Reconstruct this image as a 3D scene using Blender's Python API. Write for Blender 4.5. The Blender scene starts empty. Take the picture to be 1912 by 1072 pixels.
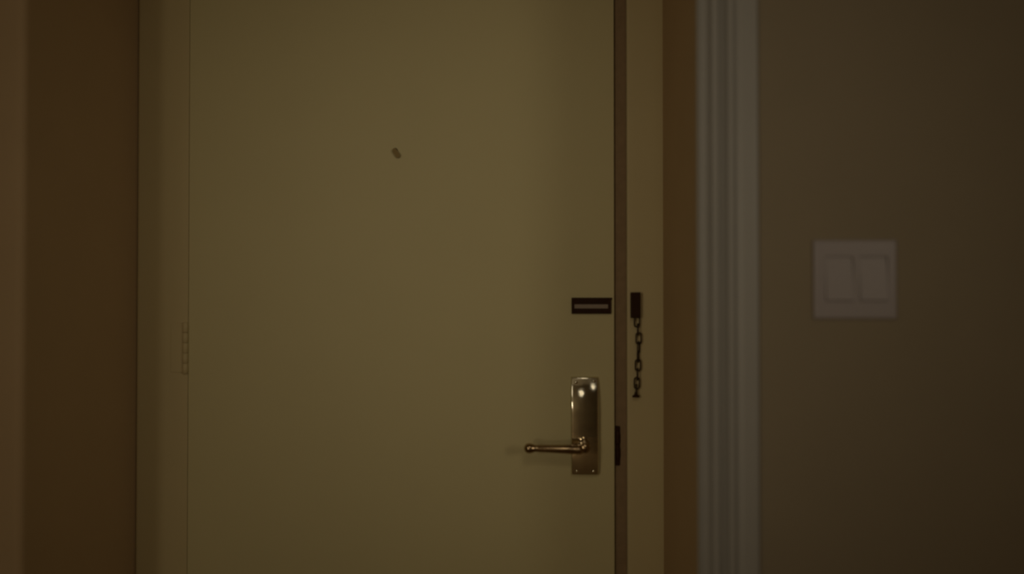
import bpy, bmesh, math
from mathutils import Vector, Matrix

S = bpy.context.scene
COL = S.collection

# ------------------------------------------------------------------ camera
CAM = Vector((0.0, -1.62, 1.27))       # door face is the plane y = 0, z = 0 is the floor
FPX, CX, CY = 1421.0, 956.0, 536.0
YAW, PITCH = math.radians(2.05), math.radians(0.70)
cam_d = bpy.data.cameras.new('camera')
cam_d.sensor_width = 36.0
cam_d.lens = 36.0 * FPX / 1912.0
cam_d.clip_start = 0.02
cam = bpy.data.objects.new('camera', cam_d)
COL.objects.link(cam)
cam.location = CAM
cam.rotation_euler = (math.pi / 2 + PITCH, 0, YAW)
cam_d.dof.use_dof = True
cam_d.dof.focus_distance = 1.80
cam_d.dof.aperture_fstop = 0.75
S.camera = cam

# ------------------------------------------------------------------ world, lights, exposure
w = bpy.data.worlds.new('world')
S.world = w
w.use_nodes = True
w.node_tree.nodes['Background'].inputs[0].default_value = (1.0, 0.86, 0.66, 1)
w.node_tree.nodes['Background'].inputs[1].default_value = 0.02

def lamp(name, loc, energy, color, radius, aim=None, cone=60, blend=1.0):
    d = bpy.data.lights.new(name, 'SPOT' if aim else 'POINT')
    d.energy = energy
    d.color = color
    d.shadow_soft_size = radius
    o = bpy.data.objects.new(name, d)
    COL.objects.link(o)
    o.location = loc
    if aim:
        d.spot_size = math.radians(cone)
        d.spot_blend = blend
        o.rotation_euler = (Vector(aim) - Vector(loc)).to_track_quat('-Z', 'Y').to_euler()
    return o

WARM = (1.0, 0.86, 0.64)
lamp('fill_door', (0.15, -2.2, 2.48), 16.5, WARM, 0.26, aim=(-0.42, 0, 1.28), cone=51)  # added spot for the door; soft cone stands in for lens vignetting
lamp('fill_right_reveal', (-1.40, -2.9, 1.60), 27.0, WARM, 0.30, aim=(0.20, 0, 1.36), cone=37)  # added fill from the left, brightens the lock-side reveal and wall
lamp('fill_left_reveal', (1.85, -2.6, 1.75), 24.5, WARM, 0.36, aim=(-0.26, 0, 1.38), cone=40)  # added fill from the right, mainly for the hinge-side reveal
lamp('lamp_shade', (0.08, -3.0, 1.54), 0.9, WARM, 0.13)
lamp('lamp_shade', (0.75, -3.0, 1.84), 0.9, WARM, 0.13)
lamp('fill_plate_reflection', (-1.5, -4.3, 0.9), 22.0, WARM, 0.15)  # added unseen light, brightens the room mirrored in the brass plate

S.view_settings.view_transform = 'Standard'
S.view_settings.look = 'None'
S.view_settings.gamma = 1.0
S.view_settings.use_curve_mapping = False
S.view_settings.exposure = -0.36

# ------------------------------------------------------------------ helpers
_R = Matrix.Rotation(YAW, 3, 'Z') @ Matrix.Rotation(math.pi / 2 + PITCH, 3, 'X')

def P(px, py, y):
    """point of the plane at depth y seen at a photograph pixel"""
    d = _R @ Vector(((px - CX) / FPX, -(py - CY) / FPX, -1.0))
    t = (y - CAM.y) / d.y
    return CAM + d * t

def mat(name, color, rough=0.6, metal=0.0, var=0.0, scale=30.0, bump=0.0, bscale=200.0, spec=0.5, rvar=0.0):
    m = bpy.data.materials.new(name)
    m.use_nodes = True
    nt = m.node_tree
    b = nt.nodes['Principled BSDF']
    b.inputs['Base Color'].default_value = (*color, 1)
    b.inputs['Roughness'].default_value = rough
    b.inputs['Metallic'].default_value = metal
    b.inputs['Specular IOR Level'].default_value = spec
    tc = nt.nodes.new('ShaderNodeTexCoord')
    if var or rvar:
        n = nt.nodes.new('ShaderNodeTexNoise')
        n.inputs['Scale'].default_value = scale
        n.inputs['Detail'].default_value = 4
        nt.links.new(tc.outputs['Object'], n.inputs['Vector'])
        if var:
            mx = nt.nodes.new('ShaderNodeMix')
            mx.data_type = 'RGBA'
            mx.inputs[6].default_value = (*[c * (1 - var) for c in color], 1)
            mx.inputs[7].default_value = (*[min(1, c * (1 + var)) for c in color], 1)
            nt.links.new(n.outputs['Fac'], mx.inputs[0])
            nt.links.new(mx.outputs[2], b.inputs['Base Color'])
        if rvar:
            mr = nt.nodes.new('ShaderNodeMapRange')
            mr.inputs['To Min'].default_value = max(0.02, rough - rvar)
            mr.inputs['To Max'].default_value = rough + rvar
            nt.links.new(n.outputs['Fac'], mr.inputs['Value'])
            nt.links.new(mr.outputs[0], b.inputs['Roughness'])
    if bump:
        n2 = nt.nodes.new('ShaderNodeTexNoise')
        n2.inputs['Scale'].default_value = bscale
        n2.inputs['Detail'].default_value = 3
        nt.links.new(tc.outputs['Object'], n2.inputs['Vector'])
        bp = nt.nodes.new('ShaderNodeBump')
        bp.inputs['Strength'].default_value = bump
        bp.inputs['Distance'].default_value = 0.002
        nt.links.new(n2.outputs['Fac'], bp.inputs['Height'])
        nt.links.new(bp.outputs['Normal'], b.inputs['Normal'])
    return m

M = {
    'door':    mat('door_paint', (0.61, 0.54, 0.297), 0.55, var=0.03, scale=6, bump=0.08, bscale=350, spec=0.3),
    'frame':   mat('frame_paint', (0.58, 0.485, 0.265), 0.5, var=0.03, scale=9, bump=0.05, bscale=300, spec=0.3),
    'reveal':  mat('tan_paint', (0.50, 0.36, 0.205), 0.7, var=0.05, scale=7, bump=0.1, bscale=260, spec=0.2),
    'wall':    mat('beige_paint', (0.30, 0.248, 0.168), 0.75, var=0.05, scale=8, bump=0.12, bscale=240, spec=0.2),
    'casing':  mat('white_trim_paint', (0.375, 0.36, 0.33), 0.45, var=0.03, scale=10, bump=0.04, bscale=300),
    'ceiling': mat('ceiling_paint', (0.7, 0.66, 0.56), 0.8, var=0.03, scale=9, bump=0.1),
    'floor':   mat('brown_carpet', (0.45, 0.33, 0.20), 0.95, var=0.35, scale=160, bump=0.5, bscale=500, spec=0.1),
    'switch':  mat('white_plastic', (0.35, 0.308, 0.305), 0.4, var=0.02, scale=20),
    'brass':   mat('polished_brass', (0.90, 0.80, 0.64), 0.09, 1.0, var=0.3, scale=38, rvar=0.05, bump=0.10, bscale=55),  # mottled tone stands in for patchy reflections of the room
    'lever':   mat('satin_brass', (0.42, 0.31, 0.18), 0.18, 1.0, var=0.2, scale=60, rvar=0.05),
    'bronze':  mat('dark_bronze', (0.038, 0.015, 0.005), 0.45, 0.0, var=0.3, scale=80, spec=0.12),
    'chain':   mat('chain_bronze', (0.05, 0.03, 0.015), 0.4, 0.6, var=0.3, scale=120),
    'worn':    mat('worn_metal', (0.30, 0.235, 0.175), 0.5, 0.3, var=0.15, scale=90),
    'gasket':  mat('brown_weather_seal', (0.28, 0.195, 0.11), 0.8, var=0.2, scale=60, spec=0.1),
}

def link(name, me, m=None, parent=None, smooth=False):
    o = bpy.data.objects.new(name, me)
    COL.objects.link(o)
    if m:
        me.materials.append(M[m])
    if smooth:
        for p in me.polygons:
            p.use_smooth = True
    if parent:
        o.parent = parent
        o.matrix_parent_inverse = Matrix.Translation(-parent.location)
    return o

def obj(name, bm, m, parent=None, smooth=False):
    me = bpy.data.meshes.new(name)
    bmesh.ops.recalc_face_normals(bm, faces=bm.faces)
    bm.to_mesh(me)
    bm.free()
    return link(name, me, m, parent, smooth)

def box(bm, x0, x1, y0, y1, z0, z1, bev=0.0, seg=2):
    r = bmesh.ops.create_cube(bm, size=1)
    for v in r['verts']:
        v.co = Vector(((x0 + x1) / 2 + v.co.x * (x1 - x0), (y0 + y1) / 2 + v.co.y * (y1 - y0), (z0 + z1) / 2 + v.co.z * (z1 - z0)))
    if bev:
        es = list({e for v in r['verts'] for e in v.link_edges})
        bmesh.ops.bevel(bm, geom=es, offset=bev, segments=seg, affect='EDGES', profile=0.5)

def boxobj(name, dims, m, parent=None, bev=0.0, seg=2, smooth=False):
    bm = bmesh.new()
    box(bm, *dims, bev=bev, seg=seg)
    return obj(name, bm, m, parent, smooth)

def extrude_profile(bm, pts, axis_pts):
    """closed section pts (list of 3D at first end) swept to the second end by an offset vector"""
    a = [bm.verts.new(p) for p in pts]
    b = [bm.verts.new(Vector(p) + axis_pts) for p in pts]
    n = len(a)
    for i in range(n):
        bm.faces.new((a[i], a[(i + 1) % n], b[(i + 1) % n], b[i]))
    bm.faces.new(a[::-1])
    bm.faces.new(b)

def lathe(bm, prof, origin, axis, seg=28):
    """prof: (distance along axis, radius)"""
    axis = Vector(axis).normalized()
    u = axis.orthogonal().normalized()
    v = axis.cross(u)
    rings = []
    for d, r in prof:
        c = Vector(origin) + axis * d
        if r < 1e-6:
            rings.append([bm.verts.new(c)])
        else:
            rings.append([bm.verts.new(c + (u * math.cos(t) + v * math.sin(t)) * r) for t in [2 * math.pi * k / seg for k in range(seg)]])
    for a, b in zip(rings, rings[1:]):
        for k in range(seg):
            k2 = (k + 1) % seg
            if len(a) == 1 and len(b) == 1:
                continue
            if len(a) == 1:
                bm.faces.new((a[0], b[k2], b[k]))
            elif len(b) == 1:
                bm.faces.new((a[k], a[k2], b[0]))
            else:
                bm.faces.new((a[k], a[k2], b[k2], b[k]))
    if len(rings[0]) > 1:
        bm.faces.new(rings[0][::-1])
    if len(rings[-1]) > 1:
        bm.faces.new(rings[-1])

def setting(o):
    o['kind'] = 'structure'
    return o

def props(o, label, cat=None, group=None):
    o['label'] = label
    if cat:
        o['category'] = cat
    if group:
        o['group'] = group
    return o

def empty(name, loc):
    o = bpy.data.objects.new(name, None)
    COL.objects.link(o)
    o.location = loc
    o.empty_display_size = 0.05
    return o

# ------------------------------------------------------------------ the room
D = 0.3425                                  # depth of the door recess
XL, XR = -0.874, 0.262                    # recess sides
HT = 2.12                                 # recess height
RX0, RX1, RY, CEIL = -1.9, 2.2, -5.0, 2.55
YW = -D                                   # face of the front wall

setting(boxobj('floor', (RX0 - .1, RX1 + .1, RY - .1, 0.15, -0.1, 0.0), 'floor'))
setting(boxobj('ceiling', (RX0 - .1, RX1 + .1, RY - .1, 0.15, CEIL, CEIL + 0.1), 'ceiling'))
setting(boxobj('wall_left', (RX0 - .1, RX0, RY, YW, 0, CEIL), 'wall'))
setting(boxobj('wall_right', (RX1, RX1 + .1, RY, YW, 0, CEIL), 'wall'))
setting(boxobj('wall_back', (RX0 - .1, RX1 + .1, RY - .1, RY, 0, CEIL), 'wall'))

T = 0.012                                 # thickness of the reveal lining
bm = bmesh.new()
box(bm, XR + T, RX1 + .1, YW, 0.12, 0, CEIL)
box(bm, XL, XR + T, YW, 0.12, HT + T, CEIL)
wf = props(setting(obj('wall_front', bm, 'wall')), 'beige painted wall around the door recess')
def reveal(x0, x1, z0, z1):
    o = boxobj('reveal', (x0, x1, YW, 0.10, z0, z1), 'reveal', wf)
    return props(o, 'tan painted side of the door recess')
reveal(XR, XR + T, 0, HT)
reveal(XL, XR + T, HT, HT + T)
# the other side of the recess is one tan wall with a rounded corner
YWL = YW - 0.02
pts = [(XL, 0.12, 0), (RX0 - .1, 0.12, 0), (RX0 - .1, YWL, 0)]
rr = 0.013
for k in range(9):
    a = math.pi / 2 * k / 8
    pts.append((XL - rr + rr * math.sin(a), YWL + rr - rr * math.cos(a), 0))
bm = bmesh.new()
extrude_profile(bm, pts, Vector((0, 0, CEIL)))
wl = props(setting(obj('wall_hinge_side', bm, 'reveal')), 'tan wall with a rounded corner beside the door hinges')

# ------------------------------------------------------------------ white moulded casing around the recess
CW = 0.101
# (distance outward from the recess edge, proud of the wall)
prof = [(0, 0), (0, .0110), (.002, .0112), (.006, .0075), (.011, .0060), (.016, .0068), (.0195, .0100), (.0215, .0185), (.023, .0198), (.031, .0198), (.0325, .0185),
        (.0345, .0105), (.038, .0065), (.042, .0065), (.0455, .0100), (.0475, .0170), (.049, .0185), (.057, .0185), (.0585, .0172), (.061, .0110), (.065, .0085),
        (.069, .0082), (.074, .0100), (.094, .0100), (.098, .0092), (CW, .007), (CW, 0)]
cz = setting(empty('trim_1', (0.27, YW, 0)))
props(cz, 'white moulded casing with two ridges around the recess')
bm = bmesh.new()
extrude_profile(bm, [(XR + a, YW - b, 0) for a, b in prof], Vector((0, 0, HT + CW)))
obj('casing_board', bm, 'casing', cz)
bm = bmesh.new()
extrude_profile(bm, [(XL, YW - b, HT + a) for a, b in prof], Vector((XR - XL, 0, 0)))
obj('casing_board', bm, 'casing', cz)

# ------------------------------------------------------------------ door frame
DL, DR = P(352, 550, 0).x, P(1147, 550, 0).x
JR = P(1169.5, 550, 0).x                    # left edge of the lock-side jamb
DH = 2.03
fr = setting(empty('trim_2', (XL, 0, 0)))
props(fr, 'cream painted door frame inside the recess')

def jamb(x0, x1, z1, name='jamb', round_left=0.0):
    """jamb post; its door-side arris is eased to a wide round"""
    pts = []
    r = round_left
    if r:
        for k in range(7):
            a = math.pi / 2 * k / 6
            pts.append((x0 + r - r * math.cos(a), r - r * math.sin(a), 0))
        pts += [(x1, 0, 0), (x1, 0.09, 0), (x0, 0.09, 0)]
    else:
        pts = [(x0, 0, 0), (x1, 0, 0), (x1, 0.09, 0), (x0, 0.09, 0)]
    b = bmesh.new()
    extrude_profile(b, pts, Vector((0, 0, z1)))
    return obj(name, b, 'frame', fr)
jamb(JR, XR, HT, round_left=0.007)
jamb(XL, DL - 0.0006, HT, round_left=0.007)
b = bmesh.new()
box(b, DL - 0.0006, JR, 0, 0.09, DH + 0.003, HT)
obj('head', b, 'frame', fr)
b = bmesh.new()
pts = [(DR + .001, 0.05, 0), (DR + .001, 0.011, 0)]
for k in range(9):
    a = math.pi / 2 * k / 8
    pts.append((JR - (JR - DR - .0015) * math.cos(a), 0.011 - 0.0100 * math.sin(a), 0))
pts.append((JR, 0.05, 0))
extrude_profile(b, pts, Vector((0, 0, DH)))
obj('weather_seal', b, 'gasket', fr)
# strike with a curved lip in the gap beside the lock
zt, zb = P(1152, 796, 0).z, P(1152, 870, 0).z
b = bmesh.new()
JS = P(1158, 550, 0).x
box(b, DR + 0.0012, JS, 0.001, 0.020, zb, zt, bev=0.0018)
zc = (zt + zb) / 2
lathe(b, [(-.033, 0), (-.032, .004), (-.024, .0058), (-.006, .0058), (-.003, .0045), (.003, .0045), (.006, .0058), (.024, .0058), (.032, .004), (.033, 0)],
      ((DR + JS) / 2 + 0.001, 0.003, zc), (0, 0, 1), 16)
props(obj('strike_plate', b, 'bronze', fr), 'dark metal strike in the gap beside the lock')

# ------------------------------------------------------------------ door
door = setting(boxobj('door_1', (DL, DR, 0.0, 0.045, 0.006, DH), 'door', bev=0.0012))
props(door, 'flush cream painted entrance door, closed')

# painted butt hinges: knuckles and two leaves
def hinge(z0, z1):
    hw = 0.5 * (P(350, 650, 0).x - P(318, 650, 0).x)
    xc = DL - hw
    b = bmesh.new()
    box(b, DL - 2 * hw, DL + 0.001, -0.0014, 0.0, z0 + .002, z1 - .002, bev=0.0007)
    o = obj('hinge', b, 'frame', door)
    n = 5
    for k in range(n):
        a = z0 + (z1 - z0) * k / n
        c = z0 + (z1 - z0) * (k + 1) / n - 0.0003
        b = bmesh.new()
        lathe(b, [(0, .0052), (.0006, .006), (c - a - .0006, .006), (c - a, .0052)], (DL - 0.005, -0.0025, a), (0, 0, 1), 16)
        kn = obj('knuckle', b, 'frame', None, True)
        kn.parent = o
    return o
z1, z0 = P(335, 602, 0).z, P(335, 697, 0).z
hinge(z0, z1)
hinge(1.918, 1.918 + z1 - z0)
hinge(0.22, 0.22 + z1 - z0)

# peephole with a slanting cover flap
pc = P(740, 286, -0.003)
b = bmesh.new()
lathe(b, [(0, .0055), (.0015, .0055), (.0025, .0048), (.0025, 0)], (pc.x - .003, 0, pc.z + .006), (0, -1, 0), 20)
pe = props(obj('peephole', b, 'bronze', door), 'small dark peephole high in the door')
b = bmesh.new()
L, Rr, n = 0.0062, 0.0052, 10
ang = math.radians(-56)
ax = Vector((math.cos(ang), 0, math.sin(ang)))
pr = Vector((-ax.z, 0, ax.x))
outl = []
for k in range(n + 1):
    t = -math.pi / 2 + math.pi * k / n
    outl.append(pc + ax * (L + Rr * math.cos(t)) + pr * Rr * math.sin(t))
for k in range(n + 1):
    t = math.pi / 2 + math.pi * k / n
    outl.append(pc + ax * (-L + Rr * math.cos(t)) + pr * Rr * math.sin(t))
outl = [Vector((p.x, -0.0035, p.z)) for p in outl]
extrude_profile(b, outl, Vector((0, -0.0016, 0)))
flap = obj('cover_flap', b, 'worn', None)
flap.parent = pe
M['flap'] = mat('brown_flap', (0.27, 0.19, 0.055), 0.6, 0.0, var=0.1, scale=90)
flap.data.materials[0] = M['flap']

# chain track plate on the door
a0, a1 = P(1067, 556, 0), P(1141, 586, 0)
s0, s1 = P(1072, 568, 0), P(1135, 576, 0)
x0, x1, zt, zb = a0.x, a1.x, a0.z, a1.z
sx0, sx1, szt, szb = s0.x, s1.x, s0.z, s1.z
b = bmesh.new()
TH = 0.006
box(b, x0, x1, -TH, 0, szt, zt, bev=0.0012)
box(b, x0, x1, -TH, 0, zb, szb, bev=0.0012)
box(b, x0, sx0, -TH + .0002, 0, zb + .001, zt - .001, bev=0.0010)
box(b, sx1, x1, -TH + .0002, 0, zb + .001, zt - .001, bev=0.0010)
box(b, x1 - .014, x1 + .0022, -TH * 0.55, 0, zt - .004, zt, bev=0.0008)
tr = props(obj('chain_track', b, 'bronze', door), 'dark slotted chain track plate on the door')
b = bmesh.new()
box(b, sx0 - .001, sx1 + .001, -0.0026, -0.0002, szb - .001, szt + .001)
o = obj('slot_channel', b, 'worn', None)
o.parent = tr
sc = P(1133, 560, 0)
for sx, sz in ((sc.x, sc.z), (x0 + .006, sc.z), (x0 + .006, zb + .0045), (sc.x, zb + .0045)):
    b = bmesh.new()
    lathe(b, [(0, .0026), (.0007, .0024), (.0012, .0012), (.0012, 0)], (sx, -TH + .0003, sz), (0, -1, 0), 14)
    o = obj('screw', b, 'bronze', None, True)
    o.parent = tr

# brass lock plate: cushioned cover, domed toward its upper end
q0, q1 = P(1066, 704, -0.008), P(1118, 887, -0.008)
px0, px1, pz1, pz0 = q0.x, q1.x, q0.z, q1.z
pw, ph = px1 - px0, pz1 - pz0
pxc = (px0 + px1) / 2
def plate_h(x, z):
    """height of the cover over the door face"""
    e = min(x - px0, px1 - x, z - pz0, pz1 - z)
    # rounded corners
    cr = 0.005
    dx = max(0, cr - min(x - px0, px1 - x)); dz = max(0, cr - min(z - pz0, pz1 - z))
    if dx > 0 and dz > 0:
        e = min(e, cr - math.hypot(dx, dz))
    e = max(0, e)
    be = 0.0024
    k = min(1, e / be)
    h = 0.0005 + 0.0045 * math.sqrt(max(0, 1 - (1 - k) ** 2))
    t = pz1 - z
    TT = 0.075
    c = 0.0095
    h += 0.010 - (c * (1 - t / TT) ** 2 if t < TT else 0)
    h += 0.0017 * (1 - ((x - pxc) / (pw / 2)) ** 2)
    tb = z - pz0
    TB = 0.05
    h -= 0.004 * (1 - tb / TB) ** 2 if tb < TB else 0
    return h
def grade(a0, a1, n):
    r = []
    for i in range(n + 1):
        u = i / n
        r.append(a0 + (a1 - a0) * (0.5 - 0.5 * math.cos(math.pi * u)) * 0.6 + (a1 - a0) * u * 0.4)
    return r
gx, gz = grade(px0, px1, 34), grade(pz0, pz1, 96)
b = bmesh.new()
grid = [[b.verts.new((x, -plate_h(x, z), z)) for x in gx] for z in gz]
for i in range(len(gz) - 1):
    for j in range(len(gx) - 1):
        b.faces.new((grid[i][j], grid[i][j + 1], grid[i + 1][j + 1], grid[i + 1][j]))
rim = [grid[0][j] for j in range(len(gx))] + [grid[i][-1] for i in range(1, len(gz))] + \
      [grid[-1][j] for j in range(len(gx) - 2, -1, -1)] + [grid[i][0] for i in range(len(gz) - 2, 0, -1)]
base = [b.verts.new((v.co.x, 0, v.co.z)) for v in rim]
for i in range(len(rim)):
    k = (i + 1) % len(rim)
    b.faces.new((rim[i], rim[k], base[k], base[i]))
b.faces.new(base)
lk = props(obj('lock_plate', b, 'brass', door, True), 'tall polished brass lock plate')
for sx, sy in ((1076, 714), (1109, 712), (1077, 879), (1108, 879)):
    p = P(sx, sy, -0.008)
    hh = plate_h(p.x, p.z)
    b = bmesh.new()
    lathe(b, [(-.002, .0034), (.0004, .0034), (.0012, .0027), (.0018, .0014), (.0019, 0)], (p.x, -hh, p.z), (0, -1, 0), 18)
    o = obj('screw', b, 'brass', None, True)
    o.parent = lk
# lever on its hub
YL = -0.052
hub = P(1091, 833, -0.03)
b = bmesh.new()
lathe(b, [(0, .0135), (.004, .0135), (.0065, .012), (.010, .0098), (.018, .0088), (.030, .0088), (.035, .0105), (.040, .0112), (.044, .0105), (.0475, .007), (.048, 0)],
      (hub.x, -0.010, hub.z), (0, -1, 0), 32)
o = props(obj('handle_hub', b, 'lever', None, True), 'round brass hub of the lever')
o.parent = lk
h0, h1 = P(1090, 840, YL), P(978, 837, YL)
axl = h1 - h0
Ln = axl.length
b = bmesh.new()
lathe(b, [(0, .0), (.001, .006), (.004, .0088), (.010, .0100), (.015, .0098), (.018, .0090), (.022, .0098), (.050, .0086), (Ln - .030, .0072), (Ln - .026, .0068),
          (Ln - .022, .0074), (Ln - .018, .0092), (Ln - .012, .0106), (Ln - .006, .0096), (Ln - .002, .006), (Ln, 0)],
      h0, axl, 28)
o = props(obj('lever_handle', b, 'lever', None, True), 'slim brass lever ending in a knob')
o.parent = lk

# ------------------------------------------------------------------ security chain hanging on the jamb
k0, k1 = P(1178, 546, -0.012), P(1196, 594, -0.012)
ch = empty('security_chain', (P(1187, 594, 0).x, 0, k1.z))
props(ch, 'dark security chain hanging from its keeper on the door jamb', 'door chain')
b = bmesh.new()
box(b, k0.x, k1.x, -0.015, 0, k1.z, k0.z, bev=0.0014)
props(obj('keeper', b, 'bronze', ch), 'black box keeper screwed to the jamb')
def make_link(wire=0.0016, half=0.0066, rad=0.0054):
    """stadium ring in the xz plane"""
    b = bmesh.new()
    path = []
    n = 8
    for k in range(n + 1):
        t = math.pi * k / n
        path.append((Vector((rad * math.cos(t), 0, half + rad * math.sin(t))), Vector((math.cos(t), 0, math.sin(t)))))
    for k in range(n + 1):
        t = math.pi + math.pi * k / n
        path.append((Vector((rad * math.cos(t), 0, -half + rad * math.sin(t))), Vector((math.cos(t), 0, math.sin(t)))))
    rings = []
    for c, nn in path:
        rings.append([b.verts.new(c + nn * wire * math.cos(a) + Vector((0, 1, 0)) * wire * math.sin(a)) for a in [2 * math.pi * j / 8 for j in range(8)]])
    for i in range(len(rings)):
        r, s = rings[i], rings[(i + 1) % len(rings)]
        for j in range(8):
            b.faces.new((r[j], r[(j + 1) % 8], s[(j + 1) % 8], s[j]))
    bmesh.ops.recalc_face_normals(b, faces=b.faces)
    me = bpy.data.meshes.new('chain_link')
    b.to_mesh(me)
    b.free()
    me.materials.append(M['chain'])
    for p in me.polygons:
        p.use_smooth = True
    return me
lm = make_link()
YC = -0.0085
# photograph centre of each link and its turn about the vertical
links = [(1189.3, 600, 5), (1191, 615.5, 86), (1192.3, 632, 8), (1192.3, 649, 62), (1191.3, 665.5, 70), (1191.2, 682, 6), (1190.3, 699, 88), (1189.2, 715.5, 8), (1188, 729, 80)]
for px, py, tw in links:
    p = P(px, py, YC)
    o = bpy.data.objects.new('chain_link', lm)
    COL.objects.link(o)
    o.parent = ch
    o.location = p - ch.location
    o.rotation_euler = (0, 0, math.radians(tw))
e = P(1187.5, 742, YC)
b = bmesh.new()
lathe(b, [(0, 0), (.0003, .0075), (.0025, .0078), (.0045, .0062), (.006, .0035), (.011, .0028), (.013, 0)], e, (0, 0, 1), 18)
obj('end_stud', b, 'bronze', ch)

# ------------------------------------------------------------------ double rocker switch on the wall
w0, w1 = P(1519, 448, YW - .004), P(1675, 596, YW - .004)
sw = empty('light_switch', ((w0.x + w1.x) / 2, YW, w1.z))
props(sw, 'white double rocker light switch on the beige wall', 'light switch')
r = [(P(1541, 480, YW - .004), P(1592, 562, YW - .004)), (P(1605, 480, YW - .004), P(1656, 562, YW - .004))]
b = bmesh.new()
zt_, zb_ = r[0][0].z + .0008, r[0][1].z - .0008
xs = [w0.x, r[0][0].x - .0008, r[0][1].x + .0008, r[1][0].x - .0008, r[1][1].x + .0008, w1.x]
yf, yb = YW - .0065, YW
def plate_ring():
    """cover plate with two rectangular openings, bevelled outside"""
    zs = [w1.z, zb_, zt_, w0.z]
    g = {}
    be = 0.003
    for i, x in enumerate(xs):
        for j, z in enumerate(zs):
            xx = x + (be if i == 0 else -be if i == 5 else 0)
            zz = z + (be if j == 0 else -be if j == 3 else 0)
            g[i, j] = b.verts.new((xx, yf, zz))
    for i in range(5):
        for j in range(3):
            if j == 1 and i in (1, 3):
                continue
            b.faces.new((g[i, j], g[i + 1, j], g[i + 1, j + 1], g[i, j + 1]))
    rim = [g[i, 0] for i in range(6)] + [g[5, j] for j in (1, 2, 3)] + [g[i, 3] for i in (4, 3, 2, 1, 0)] + [g[0, j] for j in (2, 1)]
    def ring(off, y):
        out = []
        for v in rim:
            x = w0.x + off if abs(v.co.x - w0.x - be) < 1e-5 else w1.x - off if abs(v.co.x - w1.x + be) < 1e-5 else v.co.x
            z = w1.z + off if abs(v.co.z - w1.z - be) < 1e-5 else w0.z - off if abs(v.co.z - w0.z + be) < 1e-5 else v.co.z
            out.append(b.verts.new((x, y, z)))
        return out
    prev = rim
    for off, y in ((.0008, yf + .0012), (0, yf + .003), (0, yb)):
        cur = ring(off, y)
        for i in range(len(cur)):
            k = (i + 1) % len(cur)
            b.faces.new((prev[i], prev[k], cur[k], cur[i]))
        prev = cur
    for i in (1, 3):
        q = [g[i, 1], g[i + 1, 1], g[i + 1, 2], g[i, 2]]
        qb = [b.verts.new((v.co.x, yb, v.co.z)) for v in q]
        for k in range(4):
            b.faces.new((q[k], q[(k + 1) % 4], qb[(k + 1) % 4], qb[k]))
plate_ring()
obj('cover_plate', b, 'switch', sw)
for (pa, pb), flip in zip(r, (1, 1)):
    b = bmesh.new()
    ym = yf + .0008
    za, zc_, zb2 = pa.z, (pa.z + pb.z) / 2, pb.z
    # rocker: wedge face, its top end pressed in
    pts = [(pa.x, yb - .0005, za), (pa.x, ym + .0022, za), (pa.x, ym - .0006, zc_), (pa.x, ym - .0026, zb2 + .0015), (pa.x, ym - .0018, zb2), (pa.x, yb - .0005, zb2)]
    extrude_profile(b, pts, Vector((pb.x - pa.x, 0, 0)))
    obj('rocker', b, 'switch', sw)
